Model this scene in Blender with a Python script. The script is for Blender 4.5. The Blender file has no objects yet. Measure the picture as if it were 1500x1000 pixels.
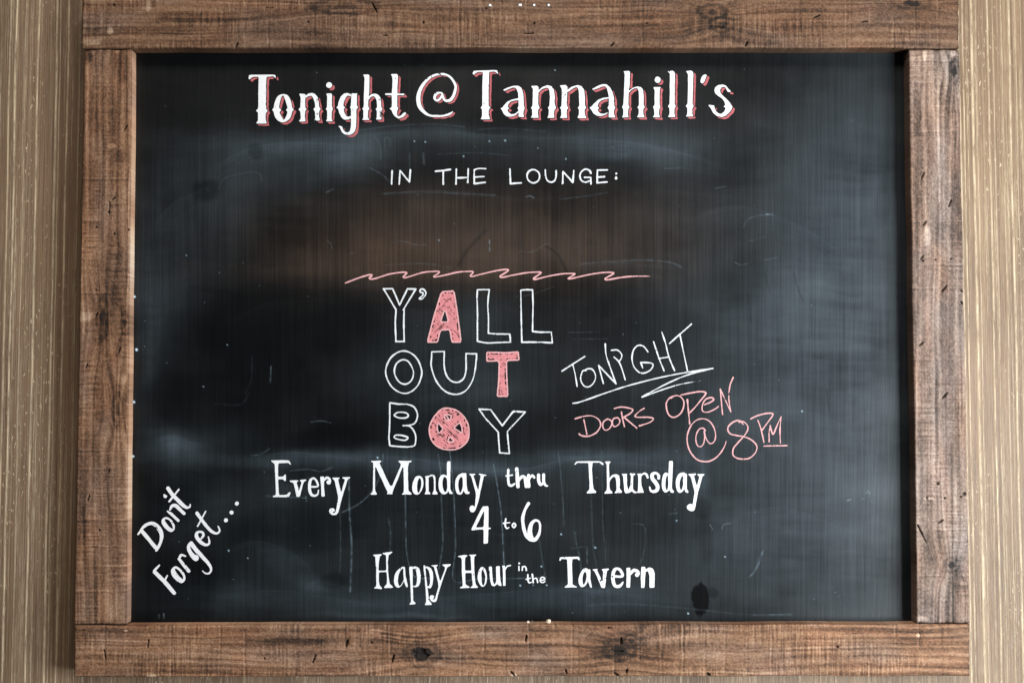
import bpy, math, random
import numpy as np

random.seed(7)
C = bpy.context.scene
R = math.radians

# ------------------------------------------------------------------ camera, world, lamps, exposure
D = 1.75                                   # metres from the lens to the front of the frame
TILT = R(3.1)
FPX = 1750.0                               # focal length in trace units (1500 across)
cam = bpy.data.cameras.new("camera")
cam.sensor_width = 36.0
cam.lens = 36.0 * FPX / 1500.0
cam.clip_start, cam.clip_end = 0.01, 50
cam_o = bpy.data.objects.new("camera", cam)
CZ = -D * math.tan(TILT)
cam_o.location = (0, -D, CZ)
cam_o.rotation_euler = (R(90) + TILT, 0, 0)
C.collection.objects.link(cam_o)
C.camera = cam_o

w = bpy.data.worlds.new("World")
C.world = w
w.use_nodes = True
w.node_tree.nodes["Background"].inputs[0].default_value = (1.0, 0.93, 0.86, 1)
w.node_tree.nodes["Background"].inputs[1].default_value = 0.05


def lamp(name, loc, target, sx, sy, watts, colour):
    from mathutils import Vector
    l = bpy.data.lights.new(name, "AREA")
    l.shape, l.size, l.size_y, l.energy, l.color = "RECTANGLE", sx, sy, watts, colour
    o = bpy.data.objects.new(name, l)
    o.location = loc
    o.rotation_euler = (Vector(target) - Vector(loc)).to_track_quat("-Z", "Y").to_euler()
    C.collection.objects.link(o)
    return o


lamp("window_light", (2.05, -1.65, -0.42), (0.2, 0, -0.1), 1.1, 1.2, 104, (0.88, 0.95, 1.0))
lamp("fill_light", (0.2, -1.95, 2.45), (0, 0, 0), 1.4, 0.8, 52, (1.0, 0.93, 0.86))  # soft fill lamp added above the view to brighten board and frame

C.view_settings.view_transform = "Standard"
C.view_settings.look = "None"
C.view_settings.gamma = 1
C.view_settings.exposure = 0.2
C.view_settings.use_curve_mapping = False

# ------------------------------------------------------------------ helpers
PANEL_Y = 0.025                            # the board sits this far behind the frame's face
WALL_Y = 0.042
ct, st = math.cos(TILT), math.sin(TILT)


def on_plane(px, py, depth):
    """A point measured on the photograph -> metres on the upright plane at that depth."""
    px, py = np.asarray(px, float), np.asarray(py, float)
    u, v = (px - 750) / FPX, (500 - py) / FPX
    s = (depth + D) / (ct - v * st)
    return u * s, CZ + s * (st + v * ct)


_tables = {}


def vnoise(x, y, seed):
    if seed not in _tables:
        _tables[seed] = np.random.RandomState(seed).rand(256, 256) * 2 - 1
    t = _tables[seed]
    xi, yi = np.floor(x).astype(int), np.floor(y).astype(int)
    fx, fy = x - xi, y - yi
    fx, fy = fx * fx * (3 - 2 * fx), fy * fy * (3 - 2 * fy)
    a, b = t[xi & 255, yi & 255], t[(xi + 1) & 255, yi & 255]
    c, d = t[xi & 255, (yi + 1) & 255], t[(xi + 1) & 255, (yi + 1) & 255]
    return (a + (b - a) * fx) * (1 - fy) + (c + (d - c) * fx) * fy


def fbm(x, y, seed, octaves=3):
    r, a, n = 0, 1.0, 0
    for k in range(octaves):
        r = r + a * vnoise(x * 2 ** k + 17.3 * k, y * 2 ** k + 9.1 * k, seed + k)
        n += a
        a *= 0.5
    return r / n


def sstep(a, b, x):
    t = np.clip((x - a) / (b - a), 0, 1)
    return t * t * (3 - 2 * t)


def link(name, me, parent=None, loc=(0, 0, 0), label=None):
    o = bpy.data.objects.new(name, me)
    C.collection.objects.link(o)
    o.location = loc
    if parent:
        o.parent = parent
    if label:
        o["label"] = label
    return o


def grid_mesh(name, P, colour_attrs, close_back=None, side_gain=1.0):
    """P: (nj, ni, 3) points; quads between them; close_back: depth of a back loop that gives the sheet real thickness."""
    nj, ni, _ = P.shape
    idx = np.arange(nj * ni).reshape(nj, ni)
    q = np.stack([idx[:-1, :-1], idx[1:, :-1], idx[1:, 1:], idx[:-1, 1:]], -1).reshape(-1, 4)
    V = P.reshape(-1, 3)
    n_front = len(q)
    attrs = {k: v.reshape(nj * ni, -1) for k, v in colour_attrs.items()}
    if close_back is not None:
        loop = np.concatenate([idx[0, :-1], idx[:-1, -1], idx[-1, :0:-1], idx[:0:-1, 0]])
        steps = 5
        attrs0 = {n: attrs[n][loop] for n in attrs}
        y0 = V[loop, 1].copy()
        prev = loop
        for k in range(1, steps + 1):
            B = V[loop].copy()
            B[:, 1] = y0 + (close_back - y0) * k / steps
            cur = np.arange(len(loop)) + len(V)
            V = np.concatenate([V, B])
            for n in attrs:
                a = attrs0[n]
                if a.shape[1] == 3:                      # sawn edges: calmer than the face; light on reveal and ledge painted in as paler
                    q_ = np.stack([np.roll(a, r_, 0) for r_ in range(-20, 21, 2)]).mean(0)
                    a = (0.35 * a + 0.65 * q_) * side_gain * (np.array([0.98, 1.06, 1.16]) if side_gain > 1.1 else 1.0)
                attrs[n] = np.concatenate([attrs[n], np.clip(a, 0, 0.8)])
            side = np.stack([prev, np.roll(prev, -1), np.roll(cur, -1), cur], -1)
            q = np.concatenate([q, side])
            prev = cur
    me = bpy.data.meshes.new(name)
    me.vertices.add(len(V))
    me.vertices.foreach_set("co", V.astype(np.float32).ravel())
    me.loops.add(len(q) * 4)
    me.loops.foreach_set("vertex_index", q.astype(np.int32).ravel())
    me.polygons.add(len(q))
    me.polygons.foreach_set("loop_start", np.arange(len(q), dtype=np.int32) * 4)
    smooth = np.zeros(len(q), bool)
    smooth[:n_front] = True
    me.polygons.foreach_set("use_smooth", smooth)
    me.update(calc_edges=True)
    for n, a in attrs.items():
        if a.shape[1] == 1:
            at = me.attributes.new(n, "FLOAT", "POINT")
            at.data.foreach_set("value", a.astype(np.float32).ravel())
        else:
            at = me.attributes.new(n, "FLOAT_COLOR", "POINT")
            at.data.foreach_set("color", np.concatenate([a, np.ones((len(a), 1))], 1).astype(np.float32).ravel())
    return me


class Nodes:
    def __init__(self, name):
        self.m = bpy.data.materials.new(name)
        self.m.use_nodes = True
        self.t = self.m.node_tree
        self.b = self.t.nodes["Principled BSDF"]

    def n(self, kind, **kw):
        nd = self.t.nodes.new("ShaderNode" + kind)
        for k, v in kw.items():
            if k.startswith("i_"):
                nd.inputs[k[2:].replace("_", " ")].default_value = v
            else:
                setattr(nd, k, v)
        return nd

    def l(self, a, b):
        self.t.links.new(a, b)

    def math(self, op, a, b=None, c=None, clamp=False):
        nd = self.n("Math", operation=op, use_clamp=clamp)
        for i, x in enumerate((a, b, c)):
            if x is None:
                continue
            if isinstance(x, (int, float)):
                nd.inputs[i].default_value = x
            else:
                self.l(x, nd.inputs[i])
        return nd.outputs[0]

    def mix(self, f, a, b, blend="MIX"):
        nd = self.n("Mix", data_type="RGBA", blend_type=blend)
        for sock, x in ((nd.inputs[0], f), (nd.inputs[6], a), (nd.inputs[7], b)):
            if isinstance(x, (int, float)):
                sock.default_value = x
            elif isinstance(x, tuple):
                sock.default_value = x if len(x) == 4 else (*x, 1)
            else:
                self.l(x, sock)
        return nd.outputs[2]

    def noise(self, scale_xyz, scale=1.0, detail=3, rough=0.5, coord="Object", offset=(0, 0, 0)):
        tc = self.n("TexCoord")
        mp = self.n("Mapping")
        mp.inputs["Scale"].default_value = scale_xyz
        mp.inputs["Location"].default_value = offset
        self.l(tc.outputs[coord], mp.inputs["Vector"])
        nz = self.n("TexNoise")
        nz.inputs["Scale"].default_value = scale
        nz.inputs["Detail"].default_value = detail
        nz.inputs["Roughness"].default_value = rough
        self.l(mp.outputs[0], nz.inputs["Vector"])
        return nz.outputs[0]

    def ramp(self, f, lo, hi, a=0.0, b=1.0):
        nd = self.n("MapRange", clamp=True)
        nd.inputs[1].default_value, nd.inputs[2].default_value = lo, hi
        nd.inputs[3].default_value, nd.inputs[4].default_value = a, b
        self.l(f, nd.inputs[0])
        return nd.outputs[0]

    def bump(self, h, strength, dist):
        nd = self.n("Bump")
        nd.inputs["Strength"].default_value = strength
        nd.inputs["Distance"].default_value = dist
        self.l(h, nd.inputs["Height"])
        self.l(nd.outputs[0], self.b.inputs["Normal"])


# ------------------------------------------------------------------ wall
def wall_material():
    N = Nodes("streaked_wall")
    tc = N.n("TexCoord")
    sep = N.n("SeparateXYZ")
    N.l(tc.outputs["Object"], sep.inputs[0])
    X = sep.outputs[0]
    wob = N.math("MULTIPLY", N.math("SUBTRACT", N.noise((22, 1, 4), 1, 3), 0.5), 0.006)
    Xw = N.math("ADD", X, wob)
    broad = N.noise((16, 1, 0.7), 1, 3, 0.6)
    patchy = N.noise((9, 1, 3.5), 1, 4, 0.6, offset=(7, 0, 3))
    fine = N.noise((420, 1, 3.0), 1, 4, 0.75)
    mid = N.noise((210, 1, 1.8), 1, 5, 0.75, offset=(3, 0, 1))
    flake = N.noise((330, 1, 45), 1, 4, 0.7)
    hair = N.noise((800, 1, 14), 1, 3, 0.7, offset=(2, 0, 6))
    col = N.mix(N.ramp(N.math("ADD", N.math("MULTIPLY", broad, 0.6), N.math("MULTIPLY", patchy, 0.4)), 0.36, 0.62), WALL_A, WALL_B)
    col = N.mix(N.ramp(fine, 0.28, 0.55, 0.75, 0), col, WALL_DARK)
    col = N.mix(N.ramp(hair, 0.30, 0.50, 0.55, 0), col, WALL_DARK)
    rub = N.ramp(N.noise((14, 1, 2.2), 1, 3, 0.6, offset=(4, 0, 8)), 0.36, 0.62, 0.25, 1.0)
    pale = N.math("MULTIPLY", N.ramp(mid, 0.50, 0.66), N.ramp(flake, 0.36, 0.58, 0.1, 1.0))
    pale = N.math("MULTIPLY", pale, rub)
    ribs = None                            # the raised pale ribs, rubbed through here and there
    for x0, wd, am in RIBS:
        d = N.math("ABSOLUTE", N.math("SUBTRACT", Xw, x0))
        g = N.math("MULTIPLY", N.ramp(d, wd * 0.15, wd, 1.0, 0.0), am)
        ribs = g if ribs is None else N.math("MAXIMUM", ribs, g)
    broken = N.ramp(N.noise((90, 1, 13), 1, 6, 0.85, offset=(1, 0, 4)), 0.38, 0.56, 0.08, 1.0)
    ribs = N.math("MULTIPLY", ribs, broken)
    speck = N.math("MULTIPLY", N.ramp(N.noise((240, 1, 110), 1, 2, 0.5, offset=(5, 0, 2)), 0.60, 0.70),
                   N.ramp(N.noise((12, 1, 3), 1, 3, 0.6, offset=(9, 0, 9)), 0.46, 0.60))
    hi = N.math("MAXIMUM", N.math("MAXIMUM", ribs, N.math("MULTIPLY", speck, 0.75)), N.math("MULTIPLY", pale, 0.9), clamp=True)
    col = N.mix(hi, col, WALL_PALE)
    N.l(col, N.b.inputs["Base Color"])
    N.b.inputs["Roughness"].default_value = 0.48
    N.b.inputs["Specular IOR Level"].default_value = 0.45
    h = N.math("ADD", N.math("MULTIPLY", fine, 0.6), N.math("ADD", N.math("MULTIPLY", hair, 0.4), N.math("MULTIPLY", hi, 0.7)))
    N.bump(h, 0.5, 0.003)
    return N.m


WALL_A, WALL_B = (0.170, 0.101, 0.056), (0.315, 0.206, 0.124)
WALL_DARK, WALL_PALE = (0.078, 0.048, 0.029), (0.67, 0.525, 0.345)
RIBS = []
for px, wd, am in ((5, 3, .8), (14, 3.4, 1), (28, 2.5, .5), (47, 3.5, 1), (74, 3.4, 1), (79, 2.2, .6), (91, 3.2, 1), (109, 2, .45), (-14, 3, .8),
                   (-31, 3, .7), (1413, 3, 1), (1419, 2.5, .8), (1432, 4, 1), (1438, 2.2, .6), (1456, 3, 1), (1464, 2.4, .6), (1477, 2.2, .6),
                   (1488, 3.4, 1), (1497, 2, .6), (1517, 3, .8), (1533, 3, .9)):
    x, _ = on_plane(px, 500, WALL_Y)
    RIBS.append((float(x), wd * 0.00072, am))

bw = bpy.data.meshes.new("wall")
W, H, T = 2.2, 1.5, 0.10
vs = [(x, y, z) for y in (0, T) for z in (-H, H) for x in (-W, W)]
bw.from_pydata(vs, [], [(0, 1, 3, 2), (5, 4, 6, 7), (4, 0, 2, 6), (1, 5, 7, 3), (2, 3, 7, 6), (4, 5, 1, 0)])
wall = link("wall", bw, None, (0, WALL_Y, 0))
wall["label"] = "brown wall with pale vertical streaks and ribs behind the chalkboard"
wall["category"] = "wall"
bw.materials.append(wall_material())

# ------------------------------------------------------------------ the chalkboard thing
bx, bz = on_plane(764, 991, 0)
board = bpy.data.objects.new("chalkboard", None)
board.location = (float(bx), WALL_Y, float(bz))
board.empty_display_size = 0.1
C.collection.objects.link(board)
board["label"] = "large black chalkboard in a rough brown wooden frame with painted pub lettering"
board["category"] = "chalkboard"
ORG = np.array(board.location)


# ---- frame timbers
def wood_material():
    N = Nodes("rough_sawn_wood")
    at = N.n("Attribute", attribute_name="wood_colour")
    fine = N.noise((900, 900, 900), 1, 3, 0.7)
    col = N.mix(0.55, at.outputs["Color"], N.mix(N.ramp(fine, 0.3, 0.7), (0.30, 0.30, 0.30), (1.0, 1.0, 1.0)), "OVERLAY")
    N.l(col, N.b.inputs["Base Color"])
    N.b.inputs["Roughness"].default_value = 0.62
    N.b.inputs["Specular IOR Level"].default_value = 0.18
    N.bump(fine, 0.35, 0.0012)
    return N.m


wood_mat = wood_material()


def seg_d(X, Y, x0, y0, x1, y1):
    dx, dy = x1 - x0, y1 - y0
    t = np.clip(((X - x0) * dx + (Y - y0) * dy) / (dx * dx + dy * dy + 1e-9), 0, 1)
    return np.hypot(X - x0 - t * dx, Y - y0 - t * dy), t


def timber(name, corners, seed, along, gain, grey, knots=(), slashes=(), pits=(), stains=(), pale=(), label=None, round_mm=2.0, wob=1.0, side=1.0):
    """corners in photo units TL TR BR BL; along: 0 grain runs across the picture, 1 up it."""
    xs, zs = on_plane([c[0] for c in corners], [c[1] for c in corners], 0)
    w = math.hypot(xs[1] - xs[0], zs[1] - zs[0])
    h = math.hypot(xs[3] - xs[0], zs[3] - zs[0])
    ni, nj = int(w / 0.0010) + 1, int(h / 0.0010) + 1
    u, v = np.meshgrid(np.linspace(0, 1, ni), np.linspace(0, 1, nj))

    def bil(a):
        return (a[0] * (1 - u) + a[1] * u) * (1 - v) + (a[3] * (1 - u) + a[2] * u) * v
    X, Z = bil(xs), bil(zs)
    PX, PY = bil([c[0] for c in corners]), bil([c[1] for c in corners])
    if along == 0:
        S, Tt = PX, PY
        edge_t = np.minimum(v, 1 - v) * h
        edge_s = np.minimum(u, 1 - u) * w
        tn = v
    else:
        S, Tt = PY, PX
        edge_t = np.minimum(u, 1 - u) * w
        edge_s = np.minimum(v, 1 - v) * h
        tn = u
    T2 = Tt + 7 * fbm(S / 210, Tt / 60, seed) + 1.5 * fbm(S / 50, Tt / 25, seed + 5)
    kd = np.ones_like(S) * 9
    for ks, kt, ra, rb, dark in knots:
        d = np.hypot((S - ks) / ra, (Tt - kt) / rb)
        kd = np.minimum(kd, d)
        T2 = T2 + 16 * np.exp(-(d / 2.2) ** 2) * np.tanh((Tt - kt) / (rb * 0.8)) * 0.9
    grain = fbm(S / 150, T2 / 2.6, seed + 11, 4)
    rings = np.sin(T2 * 2 * math.pi / 11 + 2.5 * fbm(S / 220, T2 / 30, seed + 21))
    saw = fbm(S / 1.7, Tt / 34, seed + 31, 2) * sstep(-0.25, 0.45, fbm(S / 70, Tt / 26, seed + 41))
    spk = fbm(S / 2.2, Tt / 1.6, seed + 45, 2)
    blotch = fbm(S / 95, T2 / 24, seed + 51, 3)
    blot2 = fbm(S / 36, T2 / 10, seed + 61, 3)
    lights, darks = np.zeros_like(S), np.zeros_like(S)
    rs = np.random.RandomState(seed)
    s0 = S.min() + rs.rand() * 20
    while s0 < S.max():
        ext = sstep(-0.5, 0.3, fbm(Tt / 22 + 40 * s0, S * 0 + s0, seed + 71))
        dd = S - s0 - 0.8 * vnoise(Tt / 12, S * 0 + s0, seed + 3)
        if rs.rand() < 0.75:
            lights = np.maximum(lights, np.exp(-(dd / 1.1) ** 2) * ext * (0.4 + 0.6 * rs.rand()))
        if rs.rand() < 0.8:
            darks = np.maximum(darks, np.exp(-((dd - 2.6) / 1.3) ** 2) * ext * (0.5 + 0.5 * rs.rand()))
        if rs.rand() < 0.4:
            q = 3 + 8 * rs.rand()
            darks = np.maximum(darks, np.exp(-((dd - q) / 0.9) ** 2) * ext * 0.6)
        s0 += 34 + 3 * rs.randn()
    val = 0.52 + 0.25 * grain + 0.06 * rings + 0.24 * saw + 0.20 * spk + 0.16 * blotch + 0.10 * blot2 + 0.16 * lights - 0.16 * darks
    for ks, kt, ra, rb, dark in knots:
        d = np.hypot((S - ks) / ra, (Tt - kt) / rb) + 0.22 * fbm(S / 7, Tt / 5, seed + 81)
        ring = 0.5 + 0.5 * np.sin(d * 9)
        val = val - 0.20 * np.exp(-(d / 1.5) ** 2) * (ring - 0.1) - 0.10 * np.exp(-((d - 0.95) / 0.25) ** 2) - dark * np.exp(-(d / 0.5) ** 4)
    for sx, sy, rx, ry, am in stains:
        d = np.hypot((PX - sx) / rx, (PY - sy) / ry) + 0.35 * fbm(PX / 14, PY / 9, seed + 91)
        val = val - 0.75 * am * (1 - sstep(0.6, 1.2, d))
    for sx, sy, rx, ry, am in pale:
        d = np.hypot((PX - sx) / rx, (PY - sy) / ry) + 0.35 * fbm(PX / 9, PY / 9, seed + 95)
        val = val + am * (1 - sstep(0.6, 1.2, d))
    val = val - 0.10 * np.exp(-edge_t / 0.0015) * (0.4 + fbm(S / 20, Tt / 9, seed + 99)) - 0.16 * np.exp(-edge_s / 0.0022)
    val = np.clip(val, 0, 1.1)
    stops = np.array([0, 0.22, 0.45, 0.7, 1.1])
    cols = np.array([(0.018, 0.012, 0.009), (0.055, 0.030, 0.018), (0.153, 0.077, 0.042), (0.282, 0.158, 0.091), (0.52, 0.36, 0.24)])
    rgb = np.stack([np.interp(val, stops, cols[:, k]) for k in range(3)], -1)
    lum = rgb.mean(-1, keepdims=True)
    gm = np.clip(grey + 0.30 * fbm(S / 80, Tt / 30, seed + 101)[..., None], 0, 0.9)
    rgb = rgb * (1 - gm) + lum * np.array([1.10, 0.98, 0.92]) * gm
    red = np.clip(0.5 * fbm(S / 60, T2 / 14, seed + 111), 0, 1)[..., None]
    rgb = rgb * (1 + red * np.array([0.25, 0.0, -0.1])) * gain
    disp = 0.0006 * saw + 0.0005 * grain + 0.0005 * lights - 0.0005 * darks
    hole = np.zeros_like(S)
    for x0, y0, x1, y1, wd in slashes:
        d, t = seg_d(PX, PY, x0, y0, x1, y1)
        hole = np.maximum(hole, 1 - sstep(wd * (0.16 + 0.20 * np.sin(t * 3.1) ** 0.5), wd * (0.36 + 0.20 * np.sin(t * 3.1) ** 0.5), d))
    for x0, y0, r in pits:
        d = np.hypot(PX - x0, PY - y0)
        hole = np.maximum(hole, 1 - sstep(r * 0.6, r * 1.2, d))
    for ks, kt, ra, rb, dark in knots:
        if dark > 0.6:
            d = np.hypot((S - ks) / (ra * 0.42), (Tt - kt) / (rb * 0.42)) + 0.5 * fbm(S / 6, Tt / 5, seed + 121)
            hole = np.maximum(hole, 0.9 * (1 - sstep(0.6, 0.95, d)))
    ragged = (hole * (0.80 + 0.25 * fbm(S / 2.5, Tt / 2.5, seed + 125)))[..., None]
    rgb = rgb * (1 - ragged) + np.array([0.012, 0.010, 0.009]) * ragged
    r = round_mm * 0.001
    e = np.minimum(edge_t, edge_s * 1.5)
    e = np.clip(e, 0, r)
    chip = np.clip(fbm(S / 26, Tt / 12, seed + 131) - 0.25, 0, 1) * 0.004 * np.exp(-edge_t / 0.0025)
    back = r - np.sqrt(np.clip(r * r - (r - e) ** 2, 0, None))
    Y = -disp + back * 0.8 + chip + hole * 0.0035
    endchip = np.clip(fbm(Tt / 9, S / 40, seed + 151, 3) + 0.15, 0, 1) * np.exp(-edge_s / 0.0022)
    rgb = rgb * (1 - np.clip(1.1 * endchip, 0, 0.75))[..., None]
    Y = Y + 0.004 * endchip
    edgew = np.exp(-edge_t / 0.004)
    wobv = 0.0009 * wob * fbm(S / 90, Tt * 0, seed + 141) * edgew
    if along == 0:
        Z = Z + wobv
    else:
        X = X + wobv
    P = np.stack([X, Y, Z], -1) - ORG
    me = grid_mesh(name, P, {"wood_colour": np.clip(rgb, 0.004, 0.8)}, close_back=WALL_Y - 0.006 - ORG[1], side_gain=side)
    me.materials.append(wood_mat)
    return link(name, me, board, (0, 0, 0), label)


timber("frame_rail", [(120, -9), (1405, -9), (1405, 70.5), (120, 70.5)], 11, 0, 0.68, 0.06,
       knots=[(1058, 36, 20, 13, .1), (1043, 18, 22, 12, .05), (1335, 5, 30, 9, .5), (505, 10, 52, 12, .05)],
       slashes=[(1192, 26, 1201, 22, 2.6), (767, 49, 781, 48.5, 2.6), (1262, 32, 1270, 31, 2.4), (895, 67, 899, 63, 3), (345, 69, 348, 63, 3.4),
                (388, 11.5, 400, 11.5, 1.6), (560, 51, 567, 52, 2), (1040, 38, 1060, 40, 2), (1092, 68, 1095, 61, 3), (545, 5, 552, 18, 2.2)],
       pits=[(712, 12, 1.6), (782, 34, 1.6), (451, 32, 1.6), (620, 33, 1.8), (166, 7, 1.8), (947, 34, 1.4)],
       stains=[(300, 28, 90, 5, .22), (220, 44, 90, 9, .13), (440, 22, 90, 6, .16), (860, 36, 120, 5, .12), (760, 28, 240, 18, .05)],
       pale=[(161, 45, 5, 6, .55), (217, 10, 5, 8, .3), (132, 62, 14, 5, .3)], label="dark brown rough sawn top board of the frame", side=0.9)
timber("frame_rail", [(108.5, 915.5), (1420.5, 913.5), (1421, 989.5), (108.5, 991)], 23, 0, 1.10, 0.06,
       knots=[(617, 957, 27, 19, 1.0), (908, 951, 26, 16, .35), (924, 938, 14, 9, .1)],
       slashes=[(217.5, 936, 216, 948, 2.0), (462, 959, 458, 970, 2.6), (577, 959, 574, 969, 3.2), (509, 937, 507, 946, 4.5), (771, 930, 770, 939, 3.4), (910, 933, 909.5, 943, 3),
                (898, 953, 912, 953.5, 2.6), (919, 979, 917, 985, 3), (748, 983, 753, 989, 3.5), (828, 980, 830, 986, 3), (1036, 985, 1040, 990, 4), (152, 950, 154, 966, 1.4), (900, 985, 906, 990, 4)],
       pits=[(387, 964, 1.4), (1227, 947, 1.8), (544, 941, 1.6), (891, 919, 1.6), (895, 919, 1.4)],
       stains=[(420, 939, 62, 5.5, .26), (150, 927, 70, 7, .14), (560, 937, 24, 5, .14), (630, 945, 60, 17, .12), (930, 960, 60, 9, .20), (880, 948, 45, 18, .14), (1300, 924, 90, 6, .15), (745, 920, 80, 5, .1)],
       pale=[(184, 923, 3, 1.6, .5), (222, 989, 8, 2, .5), (550, 924, 12, 4, .3), (1345, 930, 3, 3, .4), (753, 988, 4, 2, .6)],
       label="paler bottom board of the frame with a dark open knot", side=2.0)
timber("frame_stile", [(123.5, 72.8), (192, 72.2), (184, 914), (108.5, 914.5)], 37, 1, 0.97, 0.06,
       knots=[(470, 150, 34, 9, .15), (480, 183, 18, 7, .25), (604, 172, 26, 8, .2)],
       slashes=[(186, 186, 181, 194, 2), (143, 463, 140, 468, 2.4), (176, 514, 173, 522, 2.2), (128, 538, 125, 544, 2.2), (131, 729, 128, 736, 2.2), (160, 691, 158, 697, 2), (168, 293, 164, 297, 2.4), (160, 300, 160, 318, 1.2)],
       pits=[(158.5, 315, 1.7), (141, 337, 1.4), (167, 347, 1.6), (187.5, 341, 1.8), (145, 779, 1.7), (140, 430, 1.3)],
       stains=[(130, 84, 8, 12, .45), (150, 90, 22, 20, .12), (148, 170, 25, 50, .14), (180, 100, 8, 30, .2), (145, 440, 24, 60, .12), (175, 232, 10, 10, .25), (158, 478, 22, 22, .14), (122, 740, 12, 80, .08)],
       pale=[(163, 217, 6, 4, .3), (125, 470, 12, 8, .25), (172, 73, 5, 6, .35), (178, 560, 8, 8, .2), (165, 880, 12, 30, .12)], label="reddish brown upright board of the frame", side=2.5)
timber("frame_stile", [(1331.5, 72.3), (1405.5, 72.8), (1421, 912.3), (1343.5, 912.8)], 53, 1, 1.24, 0.55,
       knots=[(829, 1394, 12, 12, .45), (105, 1398, 20, 9, .4)],
       slashes=[(1354, 256, 1350, 266, 2.6), (1394, 297, 1390, 307, 2.8), (1357, 328, 1353, 335, 2.6), (1353, 379, 1349, 385, 2.4), (1387, 424, 1380, 432, 2.8), (1353, 506, 1347, 512, 2.8), (1388, 580, 1381, 588, 2.8),
                (1382, 764, 1375, 769, 2.6), (1344, 771, 1353, 789, 2.6), (1353, 789, 1357, 797, 1.4), (1408, 430, 1411, 433, 3), (1408, 447, 1411, 451, 3)],
       pits=[(1352, 387, 1.5), (1370.5, 385.5, 1.4), (1393, 384, 1.5), (1358, 733, 1.5), (1384, 733, 1.5), (1408, 731, 1.5), (1374, 712, 2.2), (1413, 727, 3)],
       stains=[(1343, 170, 7, 40, .22), (1344, 240, 7, 100, .14), (1372, 100, 6, 40, .16), (1380, 140, 6, 20, .2), (1396, 100, 5, 18, .3), (1392, 150, 5, 30, .2), (1388, 350, 26, 20, .12), (1388, 500, 10, 120, .12), (1362, 730, 18, 30, .10), (1366, 800, 18, 30, .14), (1402, 850, 5, 22, .2), (1362, 880, 9, 10, .14)],
       pale=[(1354, 82, 3, 8, .35), (1396, 78, 4, 8, .35), (1374, 160, 2, 80, .2), (1376, 250, 2, 60, .25), (1358, 350, 7, 16, .22), (1361, 733, 8, 2, .4), (1350, 906, 10, 5, .3)], label="greyer weathered upright board of the frame with slanting nail slots")

# ------------------------------------------------------------------ black writing panel
def polyline_field(X, Y, pts, wd):
    f = np.zeros_like(X)
    for (x0, y0), (x1, y1) in zip(pts[:-1], pts[1:]):
        m = (X > min(x0, x1) - 8) & (X < max(x0, x1) + 8) & (Y > min(y0, y1) - 8) & (Y < max(y0, y1) + 8)
        if not m.any():
            continue
        d, _ = seg_d(X[m], Y[m], x0, y0, x1, y1)
        f[m] = np.maximum(f[m], np.exp(-(d / wd) ** 2))
    return f


def catmull(pts, closed=False, n=8):
    P = np.asarray(pts, float)
    m = len(P)
    out = []
    for i in range(m if closed else m - 1):
        if closed:
            a, b, c, d = P[i - 1], P[i], P[(i + 1) % m], P[(i + 2) % m]
        else:
            a, b, c, d = P[max(i - 1, 0)], P[i], P[i + 1], P[min(i + 2, m - 1)]
        for k in range(n):
            t = k / n
            out.append(0.5 * (2 * b + (c - a) * t + (2 * a - 5 * b + 4 * c - d) * t * t + (3 * b - a - 3 * c + d) * t ** 3))
    if not closed:
        out.append(P[-1])
    return np.array(out)


COOL = [(430, 215, 120, 20, .020), (500, 226, 42, 26, .022), (460, 250, 70, 22, .010), (350, 258, 90, 40, .009), (270, 330, 70, 80, .008), (235, 430, 45, 110, .009),
        (216, 470, 16, 140, .010), (340, 330, 40, 70, .007), (640, 196, 150, 12, .012), (545, 215, 30, 30, .010), (720, 208, 260, 30, .006), (880, 214, 60, 22, .014),
        (965, 222, 90, 26, .018), (905, 232, 30, 5, .02), (252, 648, 26, 18, .030), (258, 655, 70, 26, .008), (320, 640, 70, 26, .007), (400, 674, 130, 9, .016),
        (470, 664, 80, 8, .018), (540, 668, 70, 12, .014), (600, 682, 60, 16, .020), (690, 685, 60, 11, .026), (740, 690, 40, 10, .012), (860, 670, 110, 12, .022),
        (930, 690, 120, 26, .012), (640, 560, 60, 80, .010), (720, 560, 70, 60, .008), (560, 540, 60, 90, .004), (705, 470, 60, 30, .007), (330, 866, 90, 30, .012), (462, 858, 26, 12, .018),
        (560, 886, 130, 18, .014), (600, 902, 110, 5, .02), (700, 870, 150, 34, .010), (860, 880, 110, 18, .016), (880, 862, 60, 6, .014), (412, 815, 36, 26, .010), (650, 790, 330, 110, .0045), (430, 800, 120, 90, .003), (250, 720, 30, 70, .003), (300, 740, 60, 30, .010), (420, 720, 30, 60, .008),
        (1130, 470, 170, 170, .014), (1250, 480, 110, 330, .020), (1180, 790, 180, 140, .014), (1240, 250, 100, 110, .008), (1090, 600, 120, 100, .006), (1050, 790, 90, 90, .006), (1034, 690, 7, 40, .02)]  # broad right-hand blobs: the board's glossy sheen painted in over the dust
WARM = [(640, 350, 270, 62, .009), (720, 375, 200, 42, .010), (560, 375, 70, 40, .009), (470, 380, 90, 40, .005), (900, 345, 130, 62, .007), (650, 300, 160, 24, .005), (600, 400, 200, 12, .006)]  # brownish tone across the upper middle of the board
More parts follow.
